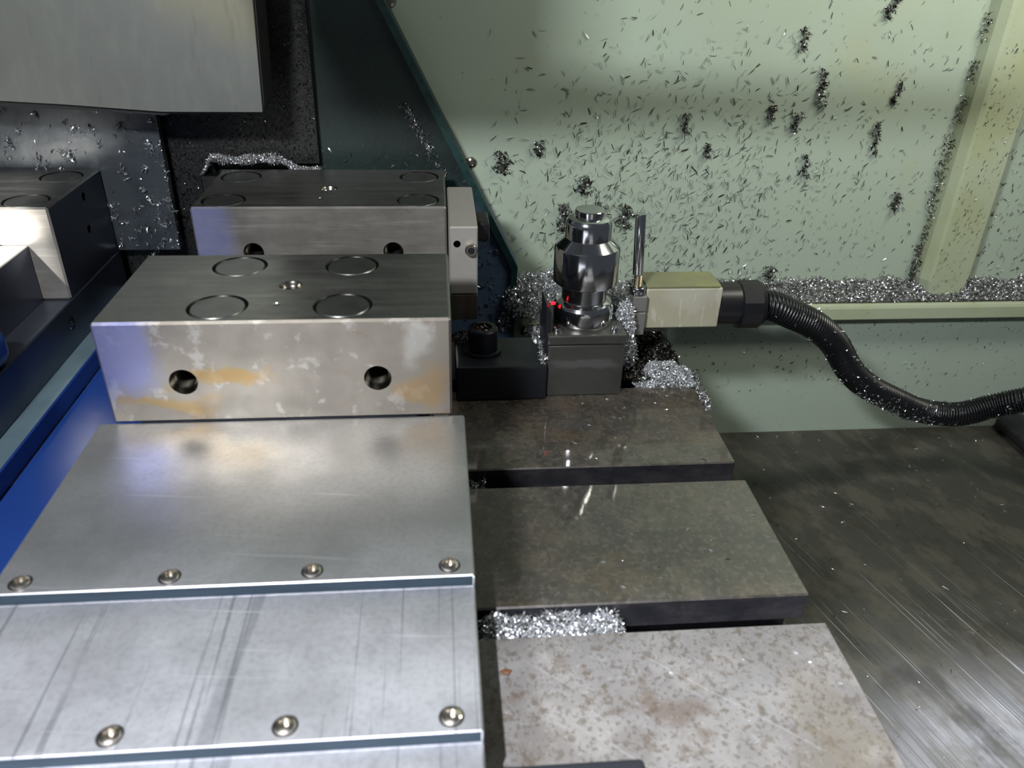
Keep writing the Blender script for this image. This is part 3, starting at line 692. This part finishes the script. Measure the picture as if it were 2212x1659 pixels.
o2 = chip_obj('wall_chips', P[~big], .0130, ('chip_wall', 'chip', 'chip_dark', 'chip_black'), (5, 1, 3, 1), None, (1.5, WY-.004, .3), flat=(0, 1, 0), curl=(.3, 1.6), wid=.24, twist=.55)
tag(o2, 'small sparse chips stuck to the green wall above the hose, left of the ridge', 'metal chips', kind='stuff')
P = np.array([(rnd.uniform(1.64, 1.77), 2.3675, rnd.uniform(-.04, .75)) for _ in range(260)])
o = chip_obj('ridge_chips', P, .010, ('chip_black', 'chip_dark', 'chip'), (5, 3, 1), None, (1.7, 2.368, .3), flat=(0, 1, 0), wid=.2); tag(o, 'specks of chips on the front of the upright wall ridge', 'metal chips', kind='stuff')
P = np.array([(rnd.uniform(1.80, 2.3), WY-.003, rnd.uniform(-.02, .6)) for _ in range(520)])
o = chip_obj('wall_chips', P, .011, ('chip_black', 'chip_dark', 'chip'), (4, 3, 1), None, (2.0, WY-.004, .3), flat=(0, 1, 0), wid=.25); tag(o, 'fine chips on the yellowed wall to the right of the ridge', 'metal chips', kind='stuff')
P = np.array([(rnd.uniform(.55, 2.2), 2.3855, -.13-.30*rnd.random()**1.6) for _ in range(420)])
o = chip_obj('wall_chips', P, .010, ('chip_dark', 'chip', 'chip_black'), (5, 1, 3), None, (1.3, 2.386, -.3), flat=(0, 1, 0), wid=.25); tag(o, 'fine chips on the lower wall under the ledge', 'metal chips', kind='stuff')
n = 700; tz = nr.uniform(0, 1, n); zz = .80-.72*tz; wdt = np.where((tz > .40) & (tz < .80), .026, .012)
P = np.stack([1.612-nr.uniform(0, 1, n)*wdt, WY-.003-nr.uniform(0, .03, n), zz], 1)
P = P[(np.sin(tz*40)+tz*2.2) > .1]
P = np.vstack([P, np.stack([1.612-nr.uniform(0, .02, 200), WY-.003-nr.uniform(0, .03, 200), nr.uniform(-.03, .10, 200)], 1)])
o = chip_obj('ridge_drift', P, .0105, ('chip_dark', 'chip_black', 'chip'), (4, 3, 1), None, (1.6, WY-.01, .3)); tag(o, 'ragged line of dark chips caught along the left side of the ridge', 'metal chips', kind='stuff')

CL = [(.195, .375, .030, .034, 'round', 'just right of the wall screw'), (.450, .306, .026, .028, 'round', 'above the tool setter'),
 (.392, .205, .026, .045, 'ragged', 'touching the left of the setter top'), (.592, .205, .030, .038, 'loose', 'just right of the pin top'), (.50, .215, .022, .036, 'loose', 'between the setter cap and the pin'),
 (.749, .497, .014, .028, 'small', 'high on the wall above the pin'), (.826, .414, .014, .022, 'small', 'lower right of the one above the pin'),
 (1.155, .600, .014, .055, 'long wavy', 'in the upper middle of the right wall'), (1.092, .499, .014, .030, 'upright', 'below the long wavy one'),
 (1.011, .528, .012, .022, 'slanted', 'left of the upright one'), (1.151, .368, .014, .034, 'slanted', 'below the upright one'),
 (1.361, .452, .012, .048, 'long slanted', 'near the ridge'), (1.393, .590, .011, .034, 'narrow', 'above the long slanted one near the ridge'),
 (1.068, .735, .012, .030, 'upright', 'highest on the middle of the wall'), (1.314, .830, .018, .036, 'hooked', 'at the top edge of the picture'),
 (1.480, .255, .022, .026, 'forked', 'lowest, left of the ridge'), (1.625, .755, .012, .060, 'thin', 'at the top beside the ridge'),
 (1.10, .010, .026, .022, 'curved', 'just above the hose on the ledge'), (.305, .418, .018, .020, 'loose', 'in the shaded part near the column')]
for x, z, rx, rz, kind, where in CL:
    sl = rnd.uniform(-.3, .5) if rz > .03 else 0
    k = int(40+90000*rx*rz*1.6)
    c = []
    for i in range(k):
        f = rnd.uniform(-1, 1); c.append((x+f*rz*sl*.6+rx*.6*math.sin(f*5)*.4+rnd.gauss(0, rx*.38), WY-.004-abs(rnd.gauss(0, .007)), z+f*rz+rnd.gauss(0, .003)))
    where = where.replace('on the middle of the wall', 'in the middle').replace('in the upper middle of the right wall', 'upper middle')
    o = chip_obj('chip_clump', np.array(c), .0115, ('chip_dark', 'chip_black', 'chip'), (5, 4, 1.6), None, (x, WY-.004, z), wid=.34)
    tag(o, '%s clump of chips on the green wall, %s' % (kind, where), 'chip clump', 'clumps of chips on the green wall')
V1 = [(1.50, .28), (1.535, .305), (1.56, .318)]
# column chips
P = np.vstack([np.array([(rnd.gauss(-.02+(.48-z)*.55-.03, .008), 2.353, z) for z in [rnd.uniform(.36, .56) for _ in range(260)]]),
   np.array([(rnd.uniform(-.35, .20), 2.356, rnd.uniform(.28, .45)) for _ in range(110)]),
   np.array([(rnd.uniform(.08, .22), 2.356, rnd.uniform(-.14, .25)) for _ in range(150)]), in_blob((.105, 2.35, .215), (.022, .008, .035), 150), in_blob((.205, 2.35, -.12), (.02, .008, .035), 120)])
P = P[P[:, 0] < .235-np.maximum(P[:, 2]-.06, 0)*.5]
o = chip_obj('column_chips', P, .0125, ('chip', 'chip_dark'), (2, 1), None, (.05, 2.356, .2), flat=(0, 1, 0)); tag(o, 'scattered chips stuck to the dark green column', 'metal chips', kind='stuff')
# loose chips on the way cover, the slabs
P = []
while len(P) < 420:
    x = rnd.uniform(.85, 2.3); y = rnd.uniform(.7, 2.38)
    P.append((x, y, -.597))
o = chip_obj('loose_chips', np.array(P), .0135, ('chip', 'chip_dark'), (4, 1), None, (1.5, 1.5, -.6), flat=(0, 0, 1), wid=.20, twist=.6); tag(o, 'loose small chips scattered on the brushed steel way cover', 'metal chips', kind='stuff')
P = []
for i in range(110):
    y0, y1, _ = rnd.choice(ys[1:4]); P.append((rnd.uniform(.28, .62), rnd.uniform(y0+.01, y1-.01), .0015))
P += [(.60+rnd.gauss(0, .006), 1.20+rnd.gauss(0, .01), .002) for _ in range(8)]
o = chip_obj('loose_chips', np.array(P), .0100, ('chip',), None, None, (.4, 1.2, 0), flat=(0, 0, 1), wid=.22); tag(o, 'few loose bright chips on the top of the slotted table', 'metal chips', kind='stuff')
bm = bmesh.new(); bmesh.ops.create_icosphere(bm, subdivisions=2, radius=1)
for v in bm.verts: v.co = Vector((v.co.x*.008*(1+.3*math.sin(v.co.y*5)), v.co.y*.006, v.co.z*.0025+.0025))
tag(finish('rust_flake', bm, 'rust_flake', None, (.088, .845, 0)), 'small orange-brown rust flake on the pale table at the edge of the shadow', 'flake')
